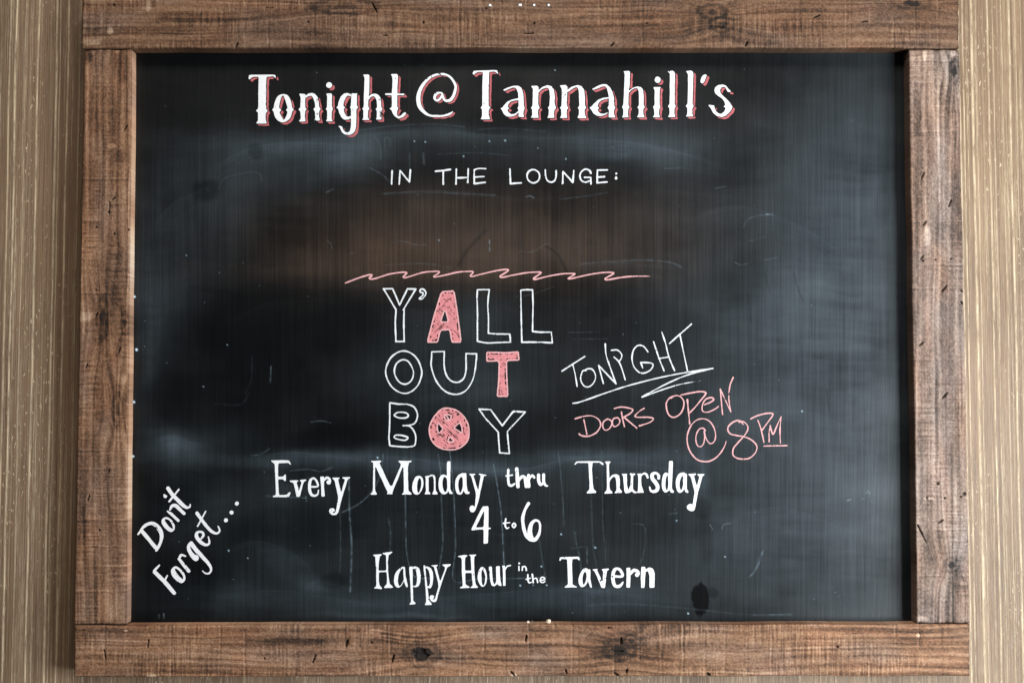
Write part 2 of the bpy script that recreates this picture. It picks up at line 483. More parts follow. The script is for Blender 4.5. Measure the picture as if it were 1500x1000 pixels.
GHOST = [  # faint old chalk lines: points, width, strength
    ([(593, 672), (594, 740), (595, 800), (599.4, 828), (604.4, 841), (611, 845.5), (620, 847), (630, 846), (638, 843), (642, 836), (646, 815), (648.5, 790), (647, 740), (645, 690), (642, 665)], .8, .16),
    ([(658, 655), (662, 690), (665, 730), (667.4, 800), (664.7, 849.5), (700, 847.5), (745, 847), (800, 845)], .8, .16),
    ([(723, 680), (730, 720), (735, 760), (738, 820), (739, 830)], .8, .2), ([(511, 700), (512, 750), (515, 800), (513, 866)], 1.4, .16), ([(498, 740), (499, 800), (498, 838)], .7, .07),
    ([(501, 750), (520, 741), (535, 730), (547, 716), (555, 700), (560, 682), (561, 665)], .8, .15), ([(818, 662), (822, 700), (825, 740), (826, 770)], .9, .08), ([(569, 758), (572, 780), (571, 810)], 1.5, .06),
    ([(882, 660), (883, 760), (886, 800), (887, 826)], .8, .06), ([(866, 720), (868, 790), (874, 830)], 1.2, .05), ([(925, 767), (941, 768), (945, 776), (945, 800), (938, 825)], .8, .06),
    ([(320, 276), (328, 262), (345, 256), (370, 252), (380, 255), (384, 264)], 1.0, .035), ([(560, 284), (620, 281), (680, 284), (725, 286)], 1.6, .045), ([(770, 289), (776, 287), (782, 290)], 1, .14),
    ([(820, 292), (860, 287), (890, 282)], 1.0, .05), ([(850, 387), (880, 384), (940, 381), (980, 384), (998, 391)], 1.4, .06), ([(760, 368), (780, 369), (795, 360), (803, 357)], .8, .05), ([(575, 355), (590, 353), (610, 359), (625, 358)], 1.0, .05),
    ([(717, 352), (717.5, 368)], .6, .25), ([(565, 388), (620, 386), (660, 392)], 1.2, .035), ([(548, 200), (556, 212), (558, 235)], 1, .06), ([(564, 222), (564, 204), (571, 203), (572, 215)], 1, .05), ([(542, 246), (560, 256), (570, 266)], .9, .07),
    ([(600, 225), (600, 245)], 1.5, .05), ([(620, 225), (621, 240)], 2, .05), ([(640, 226), (700, 224), (745, 228)], 1.2, .03), ([(455, 618), (470, 616), (484, 619)], .7, .10), ([(478, 282), (488, 277)], .8, .12), ([(479, 352), (485, 358), (486, 364)], 1, .07),
    ([(368, 667), (382, 665), (394, 657)], 1.3, .07), ([(360, 575), (368, 556), (369, 520)], 1.2, .018), ([(314, 591), (352, 592), (365, 575)], 1.2, .018), ([(397, 536), (396, 560)], .6, .12), ([(973, 247), (1000, 246)], .9, .06), ([(1048, 276), (1063, 273)], .9, .07),
    ([(1089, 333), (1095, 322), (1110, 316), (1130, 314)], .9, .06), ([(1122, 314), (1132, 314.5)], .9, .22), ([(1098, 353), (1110, 350), (1122, 346)], .9, .06), ([(1076, 384), (1085, 388), (1096, 386)], 1, .07), ([(1120, 381), (1140, 377)], .9, .07),
    ([(1118, 805), (1113, 822), (1104, 838), (1097, 845)], .9, .16), ([(1116, 808), (1106, 835)], 1.6, .05), ([(1040, 768), (1044, 775)], 1.0, .2), ([(1058, 774), (1060, 768), (1070, 766)], .9, .1), ([(1268, 722), (1273, 720), (1276, 733), (1278, 735)], .9, .16), ([(1262, 731), (1264, 730)], .9, .2), ([(1241, 733), (1246, 731)], .9, .2),
    ([(860, 886), (920, 884), (1000, 890), (1100, 900), (1160, 900)], 1.5, .03), ([(1104, 900), (1158, 899)], .9, .07), ([(425, 689), (452, 687), (470, 690), (487, 684)], 1.2, .09), ([(390, 726), (430, 728), (450, 729)], .7, .12), ([(448, 727), (449, 734)], .9, .3),
    ([(831, 487), (880, 486)], .7, .05), ([(840, 497), (890, 496)], .7, .05), ([(980, 752), (992, 751)], .7, .08), ([(837, 803), (858, 800)], 1, .05), ([(842, 779), (845, 800), (850, 820), (852, 850)], 1.4, .07), ([(790, 790), (796, 830), (800, 850)], 1.1, .06), ([(860, 800), (860, 824)], 1.3, .10),
    ([(240, 905), (240, 898)], .8, .2), ([(233, 905), (233, 900)], .8, .16), ([(700, 100 + 90), (740, 188), (800, 193)], 1.2, .03), ([(520, 192), (580, 184), (640, 182), (680, 186)], 1.4, .03), ([(755, 434), (765, 434), (785, 429), (812, 419)], 1.0, .04)]
DARKS = [  # wiped darker arcs
    ([(672, 388), (682, 370), (696, 354), (711, 338)], 3.0, .45), ([(800, 361), (815, 371), (825, 387), (831, 400)], 2.2, .5), ([(1163, 400), (1168, 420), (1176, 440)], 1.2, .5), ([(1120, 400), (1128, 430)], 1.2, .4), ([(1096, 430), (1100, 470)], 1.4, .4), ([(1211, 570), (1214, 600)], 1.0, .6),
    ([(598, 722), (650, 724)], 1.2, .6), ([(855, 723), (905, 722)], 1.2, .7), ([(950, 722), (975, 721)], 1.2, .7), ([(594.8, 865), (595, 905)], .9, .5)]
PATCH = [  # bare black patches: x, y, rx, ry, strength
    (1030, 745, 16, 20, .35), (1030, 790, 14, 40, .3), (1026, 876, 13.5, 25, .95), (1040, 868, 12, 9, .45), (330, 560, 110, 90, .45), (250, 580, 40, 40, .4), (400, 470, 150, 60, .45), (520, 480, 60, 60, .4), (300, 280, 26, 16, .5), (375, 222, 14, 14, .4),
    (420, 330, 40, 30, .35), (480, 640, 70, 20, .4), (690, 615, 180, 30, .25), (560, 630, 120, 24, .3), (440, 770, 90, 40, .4), (490, 850, 24, 14, .5), (250, 740, 40, 40, .5), (270, 850, 70, 50, .5), (430, 700, 20, 14, .4), (1090, 410, 30, 40, .25), (1200, 570, 40, 30, .15), (1290, 300, 12, 40, .2), (1080, 310, 30, 40, .15), (260, 900, 70, 12, .4)]


SWIPES = [([(300, 250), (370, 214), (460, 204), (540, 212)], 16, .020), ([(400, 212), (470, 200), (560, 190), (640, 184)], 9, .016), ([(640, 186), (720, 196), (800, 197), (900, 192)], 8, .016), ([(820, 200), (900, 204), (980, 214), (1060, 240)], 14, .018),
          ([(560, 280), (650, 277), (760, 287), (830, 286)], 5, .014), ([(850, 388), (920, 382), (1000, 388)], 6, .014), ([(360, 672), (420, 660), (500, 664), (560, 676)], 8, .022), ([(500, 664), (600, 668), (700, 684), (760, 680)], 9, .020), ([(700, 690), (780, 682), (850, 664), (940, 662)], 9, .022), ([(860, 672), (950, 678), (1040, 690)], 12, .016),
          ([(225, 640), (260, 636), (300, 650)], 16, .020), ([(330, 800), (380, 790), (440, 812), (470, 850)], 14, .010), ([(440, 862), (470, 846), (520, 860)], 12, .014), ([(300, 870), (420, 862), (560, 882)], 14, .010), ([(560, 880), (700, 868), (860, 858), (1000, 880)], 12, .012),
          ([(220, 330), (260, 290), (320, 262)], 18, .010), ([(1000, 320), (1080, 300), (1180, 330), (1280, 400)], 20, .010), ([(1040, 640), (1140, 600), (1240, 620), (1310, 700)], 20, .008), ([(1060, 760), (1150, 740), (1260, 780)], 16, .008), ([(330, 470), (400, 440), (500, 436)], 12, .004), ([(620, 540), (680, 520), (760, 530)], 14, .005)]


def panel():
    xs = np.arange(176, 1356, 1.2)
    ys = np.arange(62, 926, 1.2)
    PX, PY = np.meshgrid(xs, ys)
    streak = fbm(PX / 2.0, PY / 140, 301, 3)
    wide = fbm(PX / 16, PY / 260, 311, 3)
    cloud = fbm(PX / 90, PY / 60, 321, 4)
    wisp = fbm((PX + 0.4 * PY) / 70 + 0.6 * cloud, (PY + 10 * cloud - 0.03 * PX) / 8, 331, 4)
    jx, jy = PX + 14 * fbm(PX / 60, PY / 60, 341), PY + 7 * fbm(PX / 55, PY / 45, 351)

    def blobs(rows):
        f = np.zeros_like(PX)
        for cx, cy, rx, ry, am in rows:
            d2 = ((jx - cx) / rx) ** 2 + ((jy - cy) / ry) ** 2
            f += am * np.exp(-d2 * (1.0 + 0.5 * wisp))
        return f
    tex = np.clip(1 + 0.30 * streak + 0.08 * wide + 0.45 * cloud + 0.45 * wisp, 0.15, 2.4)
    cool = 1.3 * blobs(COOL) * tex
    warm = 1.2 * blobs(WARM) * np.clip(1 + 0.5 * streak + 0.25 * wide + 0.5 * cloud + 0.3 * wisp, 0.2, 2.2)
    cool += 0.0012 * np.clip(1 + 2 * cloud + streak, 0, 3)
    keep = np.ones_like(PX)
    for cx, cy, rx, ry, am in PATCH:
        d = np.hypot((jx - cx) / rx, (jy - cy) / ry) if am < 0.9 else np.hypot((PX - cx) / rx, (PY - cy) / ry) + 0.3 * fbm(PX / 7, PY / 9, 361)
        keep *= 1 - am * (1 - sstep(0.55, 1.25, d) if am < 0.9 else 1 - sstep(0.85, 1.02, d))
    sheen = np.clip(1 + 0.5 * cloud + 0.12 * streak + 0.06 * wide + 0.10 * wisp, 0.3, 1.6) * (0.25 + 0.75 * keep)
    keep *= 1 - 0.55 * (1 - sstep(170, 200, PY + 10 * cloud)) * (1 - sstep(1000, 1250, PX))
    for pts, wd, am in DARKS:
        keep *= 1 - am * polyline_field(PX, PY, catmull(pts), wd)
    for pts, wd, am in SWIPES:                 # arcs left by the cloth: streaky along their length, one edge sharper
        q = catmull(pts)
        near = (PX > q[:, 0].min() - 40) & (PX < q[:, 0].max() + 40) & (PY > q[:, 1].min() - 40) & (PY < q[:, 1].max() + 40)
        x_, y_ = PX[near], PY[near]
        best, side, along_ = np.full(x_.shape, 1e9), np.zeros(x_.shape), np.zeros(x_.shape)
        for k_, ((ax, ay), (bx_, by_)) in enumerate(zip(q[:-1], q[1:])):
            d, t_ = seg_d(x_, y_, ax, ay, bx_, by_)
            m = d < best
            cr = ((bx_ - ax) * (y_ - ay) - (by_ - ay) * (x_ - ax)) / (math.hypot(bx_ - ax, by_ - ay) + 1e-6)
            best[m], side[m], along_[m] = d[m], cr[m], (k_ + t_[m]) / (len(q) - 1)
        prof = sstep(0, 3, side) * np.exp(-(np.clip(side, 0, None) / wd) ** 1.3) * (best < 34)
        lines_ = np.clip(0.6 + 1.1 * fbm(side / 2.2, along_ * 3, 391, 3), 0, 2)
        cool[near] += am * prof * lines_ * np.sin(np.clip(along_, 0, 1) * math.pi) ** 0.6
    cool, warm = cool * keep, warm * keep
    dry = np.clip(0.65 + 0.8 * fbm(PX / 5, PY / 5, 371), 0.15, 1.2)
    for pts, wd, am in GHOST:
        cool += 0.72 * am * polyline_field(PX, PY, catmull(pts), max(wd * 0.75, 0.68)) * dry
    rs = np.random.RandomState(5)
    spots = [(197, 434.5, 1.7, .8), (200, 512, 1.9, .8), (196, 588.5, 1.8, .8), (195, 668, 1.7, .7), (298, 566, 1, .3), (273, 374, 1, .3), (333, 505, 1, .3), (335, 806, 1.2, .5), (363, 817, 1, .4), (813, 103, 1, .4), (679, 229, 1.1, .4), (607, 207, 1, .4), (623, 208, 1, .35), (740, 206, 1.3, .4),
             (829, 233, 1, .4), (788, 217, 1, .25), (717, 207, 1.1, .35), (1175, 602, 1.2, .4), (1008, 898, 1.2, .5), (553, 670, 1.2, .6), (780, 910, 1.1, .4), (872, 801.5, 1.3, .5), (822, 782, 1.2, .5), (793, 829, 1.2, .5), (762, 857, 1.3, .4), (781, 856.5, 1, .3), (801, 856.5, 1.2, .4), (991, 762, 1.1, .35), (1062, 815, 1, .4), (643, 352, 1.2, .2)]
    spots += [(rs.uniform(210, 1310), rs.uniform(85, 905), rs.uniform(.5, .8), rs.uniform(.04, .16)) for _ in range(90)]
    for x, y, r, am in spots:
        m = (abs(PX - x) < 6) & (abs(PY - y) < 6)
        d = np.hypot(PX[m] - x, PY[m] - y)
        cool[m] += am * np.exp(-(d / r) ** 4)
    gouge = 0.5 * fbm(PX / 3.0 + 0.02 * PY, PY / 240, 381, 2)
    X, Z = on_plane(PX, PY, PANEL_Y)
    P = np.stack([X, np.full_like(X, PANEL_Y) - 0.00007 * gouge, Z], -1) - ORG
    me = grid_mesh("writing_panel", P, {"dust_and_sheen": np.clip(cool, 0, .8), "warm_tone": np.clip(warm, 0, .4), "sheen": sheen}, close_back=WALL_Y - 0.004 - ORG[1])
    N = Nodes("black_chalkboard_paint")
    c = N.n("Attribute", attribute_name="dust_and_sheen")
    wn = N.n("Attribute", attribute_name="warm_tone")
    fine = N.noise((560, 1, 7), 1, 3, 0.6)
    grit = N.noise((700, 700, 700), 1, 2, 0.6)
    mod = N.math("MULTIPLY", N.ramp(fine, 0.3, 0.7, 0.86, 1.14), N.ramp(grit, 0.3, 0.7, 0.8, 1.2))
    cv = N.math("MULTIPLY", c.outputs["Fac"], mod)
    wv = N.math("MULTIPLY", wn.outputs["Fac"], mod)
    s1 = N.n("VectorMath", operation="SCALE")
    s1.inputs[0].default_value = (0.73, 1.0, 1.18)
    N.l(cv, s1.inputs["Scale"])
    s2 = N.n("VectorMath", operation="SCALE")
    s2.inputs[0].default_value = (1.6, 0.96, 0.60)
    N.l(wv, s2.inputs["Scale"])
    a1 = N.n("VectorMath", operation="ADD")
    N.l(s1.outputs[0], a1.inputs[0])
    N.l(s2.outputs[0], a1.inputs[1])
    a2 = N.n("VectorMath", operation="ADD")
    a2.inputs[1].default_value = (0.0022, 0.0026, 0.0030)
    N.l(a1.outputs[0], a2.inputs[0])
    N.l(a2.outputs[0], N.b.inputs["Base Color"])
    N.l(N.ramp(fine, 0.3, 0.7, 0.39, 0.47), N.b.inputs["Roughness"])
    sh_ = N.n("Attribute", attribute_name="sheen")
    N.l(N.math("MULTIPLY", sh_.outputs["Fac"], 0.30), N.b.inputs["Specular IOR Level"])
    N.bump(fine, 0.16, 0.0006)
    me.materials.append(N.m)
    return link("writing_panel", me, board)


panel()

# ------------------------------------------------------------------ lettering: brush and marker strokes, each word a thin raised sheet of paint
def nums(txt):
    return [tuple(float(v) for v in p.split(",")) for p in txt.split()]


def chaikin(P, r=0.10):
    out = []
    m = len(P)
    for i in range(m):
        a, b = np.array(P[i]), np.array(P[(i + 1) % m])
        out += [a * (1 - r) + b * r, a * r + b * (1 - r)]
    return np.array(out)


def sd_poly(X, Y, P):
    d2 = np.full(X.shape, 1e18)
    ins = np.zeros(X.shape, bool)
    m = len(P)
    for i in range(m):
        (x0, y0), (x1, y1) = P[i], P[(i + 1) % m]
        d, _ = seg_d(X, Y, x0, y0, x1, y1)
        d2 = np.minimum(d2, d)
        if y0 != y1:
            ins ^= ((y0 > Y) != (y1 > Y)) & (X < (x1 - x0) * (Y - y0) / (y1 - y0) + x0)
    return np.where(ins, -d2, d2)


def sd_stroke(X, Y, pts):
    f = np.full(X.shape, 1e9)
    for (x0, y0, w0), (x1, y1, w1) in zip(pts[:-1], pts[1:]):
        d, t = seg_d(X, Y, x0, y0, x1, y1)
        f = np.minimum(f, d - 0.5 * (w0 + (w1 - w0) * t))
    if len(pts) == 1:
        f = np.hypot(X - pts[0][0], Y - pts[0][1]) - pts[0][2] / 2
    return f


STEP = 0.55


def shapes(letters):
    """letters: [(ox, oy, scale, default width, text)] -> list of (sign, kind, points in photo units)"""
    out = []
    for ox, oy, k, wd, txt in letters:
        for line in txt.strip().splitlines():
            line = line.strip()
            if not line:
                continue
            sign = 1
            if line[0] == "-":
                sign, line = -1, line[1:].strip()
            kind, rest = line[0], nums(line[1:])
            full = [(p[0], p[1], p[2] if len(p) > 2 else wd) for p in rest]
            if kind == "P":
                q = chaikin([p[:2] for p in full])
            elif kind == "C":
                q = catmull([p[:2] for p in full], True)
            elif kind == "S":
                q = catmull(full)
            elif kind == "O":
                q = catmull(full, True)
                q = np.concatenate([q, q[:1]])
            elif kind == "Q":
                q = np.array(full + full[:1])
            else:
                q = np.array(full)
            q = np.array(q, float) / k
            q[:, 0] += ox
            q[:, 1] += oy
            out.append((sign, "P" if kind in "PC" else "S", q))
    return out


def field(sh, rough=0.2, seed=401, grow=0.0, pad=8, pores=0):
    allp = np.concatenate([s[2][:, :2] for s in sh if s[0] > 0])
    x0, y0 = allp.min(0) - pad
    x1, y1 = allp.max(0) + pad
    X, Y = np.meshgrid(np.arange(x0, x1, STEP), np.arange(y0, y1, STEP))
    F = np.full(X.shape, 1e3)
    for sign, kind, q in sh:
        a, b = q[:, :2].min(0) - 9, q[:, :2].max(0) + 9
        i0, i1 = np.searchsorted(X[0], [a[0], b[0]])
        j0, j1 = np.searchsorted(Y[:, 0], [a[1], b[1]])
        sl = (slice(j0, j1), slice(i0, i1))
        if X[sl].size == 0:
            continue
        d = sd_poly(X[sl], Y[sl], q[:, :2]) if kind == "P" else sd_stroke(X[sl], Y[sl], q)
        F[sl] = np.minimum(F[sl], d) if sign > 0 else np.maximum(F[sl], -d)
    F = F + rough * (fbm(X / 2.6, Y / 2.6, seed, 2) + 1.2 * fbm(X / 9, Y / 9, seed + 2, 1)) - grow
    if pores:
        F = np.maximum(F, (fbm(X / 1.7, Y / 3.4, seed + 40, 2) + 0.25 * fbm(X / 14, Y / 14, seed + 44, 2) - pores) * 3.0)
    return X, Y, F


CASES = {1: [[0, 4, 7]], 2: [[1, 5, 4]], 3: [[0, 1, 5, 7]], 4: [[2, 6, 5]], 5: [[0, 4, 7], [2, 6, 5]], 6: [[1, 2, 6, 4]], 7: [[0, 1, 2, 6, 7]], 8: [[3, 7, 6]],
         9: [[0, 4, 6, 3]], 10: [[1, 5, 4], [3, 7, 6]], 11: [[0, 1, 5, 6, 3]], 12: [[3, 7, 5, 2]], 13: [[0, 4, 5, 2, 3]], 14: [[1, 2, 3, 7, 4]]}


def paint_mesh(name, X, Y, F, mat, height, origin, depth=PANEL_Y):
    """marching squares over the painted area -> a sheet of paint with real edges"""
    nj, ni = F.shape
    ins = F < 0
    code = ins[:-1, :-1] * 1 + ins[:-1, 1:] * 2 + ins[1:, 1:] * 4 + ins[1:, :-1] * 8
    verts, vid, faces, rim = [], {}, [], []

    def vert(key, x, y):
        if key not in vid:
            vid[key] = len(verts)
            verts.append((x, y))
        return vid[key]

    def corner(j, i):
        return vert((j, i), X[j, i], Y[j, i])

    def edge(j, i, jj, ii):
        if (jj, ii) < (j, i):
            j, i, jj, ii = jj, ii, j, i
        a, b = F[j, i], F[jj, ii]
        t = min(max(a / (a - b), 0.02), 0.98)
        return vert((j, i, jj, ii), X[j, i] + t * (X[jj, ii] - X[j, i]), Y[j, i] + t * (Y[jj, ii] - Y[j, i]))
    for j, i in zip(*np.nonzero(code)):
        c = code[j, i]
        cs = ((j, i), (j, i + 1), (j + 1, i + 1), (j + 1, i))
        if c == 15:
            faces.append([corner(*q) for q in cs])
            continue
        for poly in CASES[int(c)]:
            f = []
            for k in poly:
                f.append(corner(*cs[k]) if k < 4 else edge(*cs[k - 4], *cs[(k - 3) % 4]))
            faces.append(f)
            for k in range(len(poly)):
                if poly[k] >= 4 and poly[(k + 1) % len(poly)] >= 4:
                    rim.append((f[k], f[(k + 1) % len(poly)]))
    V = np.array(verts)
    x, z = on_plane(V[:, 0], V[:, 1], depth)
    top = np.stack([x, np.full(len(x), depth - height), z], -1)
    rv = sorted({a for r in rim for a in r})
    low = {a: len(V) + k for k, a in enumerate(rv)}
    base = top[rv].copy()
    base[:, 1] = depth + 0.0003
    faces += [[b, a, low[a], low[b]] for a, b in rim]
    P = np.concatenate([top, base]) - origin
    me = bpy.data.meshes.new(name)
    me.from_pydata(P.tolist(), [], faces)
    me.materials.append(mat)
    return me


def paint_material(name, colour, thin, vary=0.16):
    N = Nodes(name)
    a = N.noise((260, 1, 120), 1, 4, 0.65)
    b = N.noise((60, 1, 60), 1, 2, 0.5)
    f = N.math("MULTIPLY", N.ramp(a, 0.28, 0.46, 1.0, 0.0), vary * 2.2)
    f = N.math("ADD", f, N.ramp(b, 0.3, 0.7, 0.0, vary), clamp=True)
    N.l(N.mix(f, colour, thin), N.b.inputs["Base Color"])
    N.b.inputs["Roughness"].default_value = 0.7
    N.b.inputs["Specular IOR Level"].default_value = 0.2
    N.bump(a, 0.3, 0.0006)
    return N.m


WHITE = paint_material("white_paint", (0.88, 0.88, 0.88), (0.58, 0.62, 0.66), 0.2)
MARKER = paint_material("white_chalk_marker", (0.80, 0.82, 0.83), (0.36, 0.40, 0.44), 0.26)
PINK = paint_material("pink_chalk_marker", (0.70, 0.25, 0.26), (0.40, 0.14, 0.15), 0.28)
PALE_PINK = paint_material("pale_pink_chalk_marker", (0.78, 0.42, 0.42), (0.42, 0.22, 0.22), 0.26)
SHADE = paint_material("dusky_pink_paint", (0.50, 0.13, 0.14), (0.26, 0.07, 0.075), 0.26)
FAINT = paint_material("pale_blue_chalk", (0.62, 0.70, 0.74), (0.3, 0.36, 0.4), 0.25)


def word(name, label, letters, mat=WHITE, rough=0.2, grow=0.0, height=0.00045, parent=board, seed=401, shadow=None, depth=PANEL_Y):
    sh = shapes(letters)
    X, Y, F = field(sh, rough, seed, grow, pores=0.72 if mat is WHITE else 0.74)
    cx, cy = X.mean(), Y.max()
    x, z = on_plane(cx, cy, depth)
    origin = np.array([float(x), depth, float(z)])
    po = ORG if parent is board else np.array(parent["_world"])
    o = link(name, paint_mesh(name, X, Y, F, mat, height, origin, depth), parent, tuple(origin - po), label)
    o["_world"] = [float(v) for v in origin]
    if shadow:
        dx, dy, gap = shadow
        n = 5
        G = np.full(F.shape, 1e3)
        for k in range(1, n + 1):
            oi, oj = int(round(dx * k / n / STEP)), int(round(dy * k / n / STEP))
            T_ = np.full(F.shape, 1e3)
            T_[oj:, oi:] = F[:F.shape[0] - oj, :F.shape[1] - oi]
            G = np.minimum(G, T_)
        G = np.maximum(G, -(F - gap)) + 0.5 * fbm(X / 3, Y / 3, seed + 9, 2)
        link("drop_shadow", paint_mesh("drop_shadow", X, Y, G, SHADE, height * 0.6, origin), o, (0, 0, 0), "dusky pink shadow painted behind the white word")
    return o


TITLE = (3.8, 3.3, 1.35)
A_, B_, C_, D_, E_, F_, G_ = (360, 100, 10, 20), (470, 100, 10, 20), (580, 95, 10, 30), (690, 95, 10, 20), (770, 95, 10, 20), (860, 95, 10, 20), (970, 95, 10, 20)
word("painted_word", "white word Tonight with spurred letters", [(*A_, """
P 52,102 432,98 446,150 425,140 400,118 300,128 298,300 296,560 300,600 322,625 298,655 290,690 292,760 306,812 150,812 182,765 182,680 178,645 150,628 185,590 188,300 190,130 130,125 90,135 58,168 40,158
C 540,382 610,400 655,470 676,560 676,650 650,730 600,775 545,795 490,780 440,730 414,660 412,570 435,480 475,410
P 420,570 388,612 420,655
P 668,565 703,608 668,655
- C 545,402 580,470 605,550 612,610 600,690 560,757 520,705 492,640 486,590 495,520 515,450
P 484,575 522,615 486,655
P 615,580 588,615 615,652
P 785,378 870,380 880,410 872,430 868,560 872,580 890,605 870,630 866,700 872,782 780,782 805,740 802,640 775,602 800,580 805,450 800,420
P 868,412 920,372 970,366 1010,378 1050,420 1070,500 1075,570 1097,600 1075,630 1074,700 1092,772 1005,772 1018,730 1015,640 990,600 1018,575 1010,500 985,430 960,405 910,415 868,445"""),
(*B_, """
S 120,250,84
P 78,375 150,370 165,385 162,560 178,598 160,630 158,740 172,780 75,780 95,740 92,625 70,600 92,575 95,410
P 442,385 390,365 340,375 290,420 260,500 250,560 228,578 255,600 270,660 300,720 345,755 400,755 445,735 445,700 400,715 370,700 345,650 335,600 357,578 332,550 340,490 365,430 395,400 445,420
P 450,372 535,370 528,400 525,550 547,575 522,610 520,700 515,850 500,920 460,965 410,980 350,970 310,940 290,890 258,848 310,855 325,900 360,940 400,945 430,920 442,860 442,600 428,575 442,550 445,420
P 615,95 690,95 712,110 712,300 704,390 697,480 693,560 712,590 692,625 690,720 715,760 605,760 625,730 622,620 605,595 628,570 632,400 640,140
P 692,425 740,385 790,375 840,390 870,430 882,500 885,570 905,600 885,630 882,700 890,755 808,755 820,720 820,630 803,600 825,575 820,480 800,430 770,408 735,420 692,475
P 1028,92 1110,88 1130,105 1122,300 1118,560 1137,590 1115,640 1118,690 1135,710 1170,700 1210,660 1235,650 1250,668 1205,715 1140,740 1090,715 1055,670 1040,620 1006,595 1040,570 1042,400 1050,150
L 955,383,26 1210,386,24""")], shadow=TITLE)
word("painted_sign", "white curled at sign of the title", [(*C_, """
S 832,688,12 790,720,28 700,748,26 600,752,26 500,745,28 420,700,45 355,625,58 330,530,58 335,430,56 380,320,45 450,230,38 540,165,34 640,140,30 740,150,30 820,210,34 870,300,38 870,370,38 840,460,38 800,515,42 750,530,36 710,515,34 690,470,30 680,425,26
O 680,430,28 630,412,26 582,440,36 567,490,36 595,525,28 640,505,32"""), ], shadow=(3.4, 2.4, 1.0))
word("painted_word", "white word Tannahill's with spurred letters", [(*D_, """
P 42,90 380,80 400,140 370,120 340,100 265,108 260,300 255,560 258,605 285,632 258,665 255,740 282,800 138,800 162,755 162,655 138,632 165,600 165,300 175,112 110,108 70,120 40,147 25,130
P 470,370 540,335 620,310 690,310 740,340 765,420 770,530 775,610 787,640 772,665 765,720 782,768 695,768 695,665 678,645 698,610 692,500 690,420 670,360 640,335 580,345 490,385
P 700,490 600,510 530,545 480,600 460,628 433,640 455,670 480,720 520,755 580,765 650,745 700,695 700,675 640,720 590,728 550,700 530,660 562,640 536,620 545,580 580,540 640,525 700,520"""),
(*E_, """
P 78,312 170,310 190,330 188,400 183,560 188,600 205,635 183,660 178,720 190,780 75,780 98,735 95,655 76,635 98,605 105,450 108,360
P 184,380 240,330 320,302 380,320 415,370 428,460 425,570 444,635 418,665 410,720 425,780 315,780 335,740 340,660 323,635 345,605 355,480 350,390 335,345 300,335 240,360 184,412
P 497,305 585,300 612,325 610,400 603,560 605,605 624,635 603,660 600,720 610,782 503,782 522,735 522,655 503,635 525,605 530,450 528,355
P 606,375 680,320 760,298 820,315 855,370 865,460 868,590 887,632 866,660 865,730 890,782 760,782 780,730 782,655 760,635 785,605 782,480 780,390 765,345 740,330 690,350 606,408"""),
(*F_, """
P 72,360 140,320 220,290 280,290 330,330 370,400 395,500 395,600 414,630 393,660 390,720 412,772 315,772 320,670 296,632 318,600 320,480 305,400 290,345 260,312 210,322 150,350 90,370
P 325,475 230,490 160,515 100,570 65,615 36,632 62,660 90,710 140,745 200,752 270,730 325,692 325,690 250,722 200,720 165,690 150,660 177,635 153,610 165,570 200,525 260,505 325,493
P 528,98 600,92 625,100 630,130 622,300 612,380 605,470 602,590 622,622 600,655 598,730 608,772 512,772 530,735 530,655 510,622 532,590 540,450 550,160 545,120
P 602,390 680,335 740,318 790,330 820,370 828,470 825,590 844,622 822,655 822,720 842,770 732,770 755,730 755,655 733,625 758,595 762,480 758,390 740,350 700,345 650,370 602,420
S 1032,222,90
P 970,332 1080,330 1062,365 1058,590 1074,620 1055,655 1052,730 1070,772 958,772 985,735 982,655 966,622 990,590 990,380"""),
(*G_, """
P 80,98 150,90 178,105 188,150 182,400 180,580 202,605 180,640 178,720 192,765 88,765 108,730 105,640 83,610 108,580 110,400 112,130
P 348,98 420,90 448,105 455,150 448,400 442,580 464,605 442,640 440,720 460,758 347,758 368,725 370,640 345,605 372,575 375,400 380,140
C 575,185 610,150 640,148 648,165 625,230 600,270 575,270 560,245
P 1008,395 960,402 930,340 905,325 870,335 845,370 850,410 880,450 930,490 980,545 1010,590 1030,618 1010,660 980,700 930,745 870,765 800,750 750,710 715,640 678,600 690,590 762,598 765,640 790,690 830,720 870,722 905,690 925,650 920,630 898,612 922,595 915,550 880,500 820,460 780,420 765,380 775,335 820,300 880,290 930,305 970,355""")], shadow=TITLE)

# ---- IN THE LOUNGE:
a, b = (565, 235, 8.333, 21), (740, 235, 8.333, 21)
M = dict(mat=MARKER, rough=0.26, grow=-0.10)
word("written_word", "thin white word IN", [(*a, """
L 78,128 72,290
L 165,290 175,125 290,265 302,115""")], **M)
word("written_word", "thin white word THE", [(*a, """
S 608,135 700,125 790,112
L 702,130 702,290
L 862,108 858,288
L 1008,104 1002,272
L 862,215 1005,210
S 1222,103 1150,100 1110,106 1080,118
L 1080,118 1080,285 1216,268
L 1080,205 1200,198""")], **M)
word("written_word", "thin white word LOUNGE with a bluish colon", [(*b, """
L 58,108 65,284 195,276
O 340,114 400,140 420,195 400,250 345,276 290,250 266,195 285,140
S 490,118 495,200 520,250 560,266 600,250 620,200 622,128
L 702,287 705,138 825,268 838,125
S 1046,158 1030,125 980,108 930,140 912,190 930,245 980,268 1035,248
L 968,208 1045,210 1047,288
L 1248,118 1125,120 1122,275 1245,265
L 1125,205 1212,200
S 1355,162,30
S 1352,200,18 1352,220,36""")], **M)

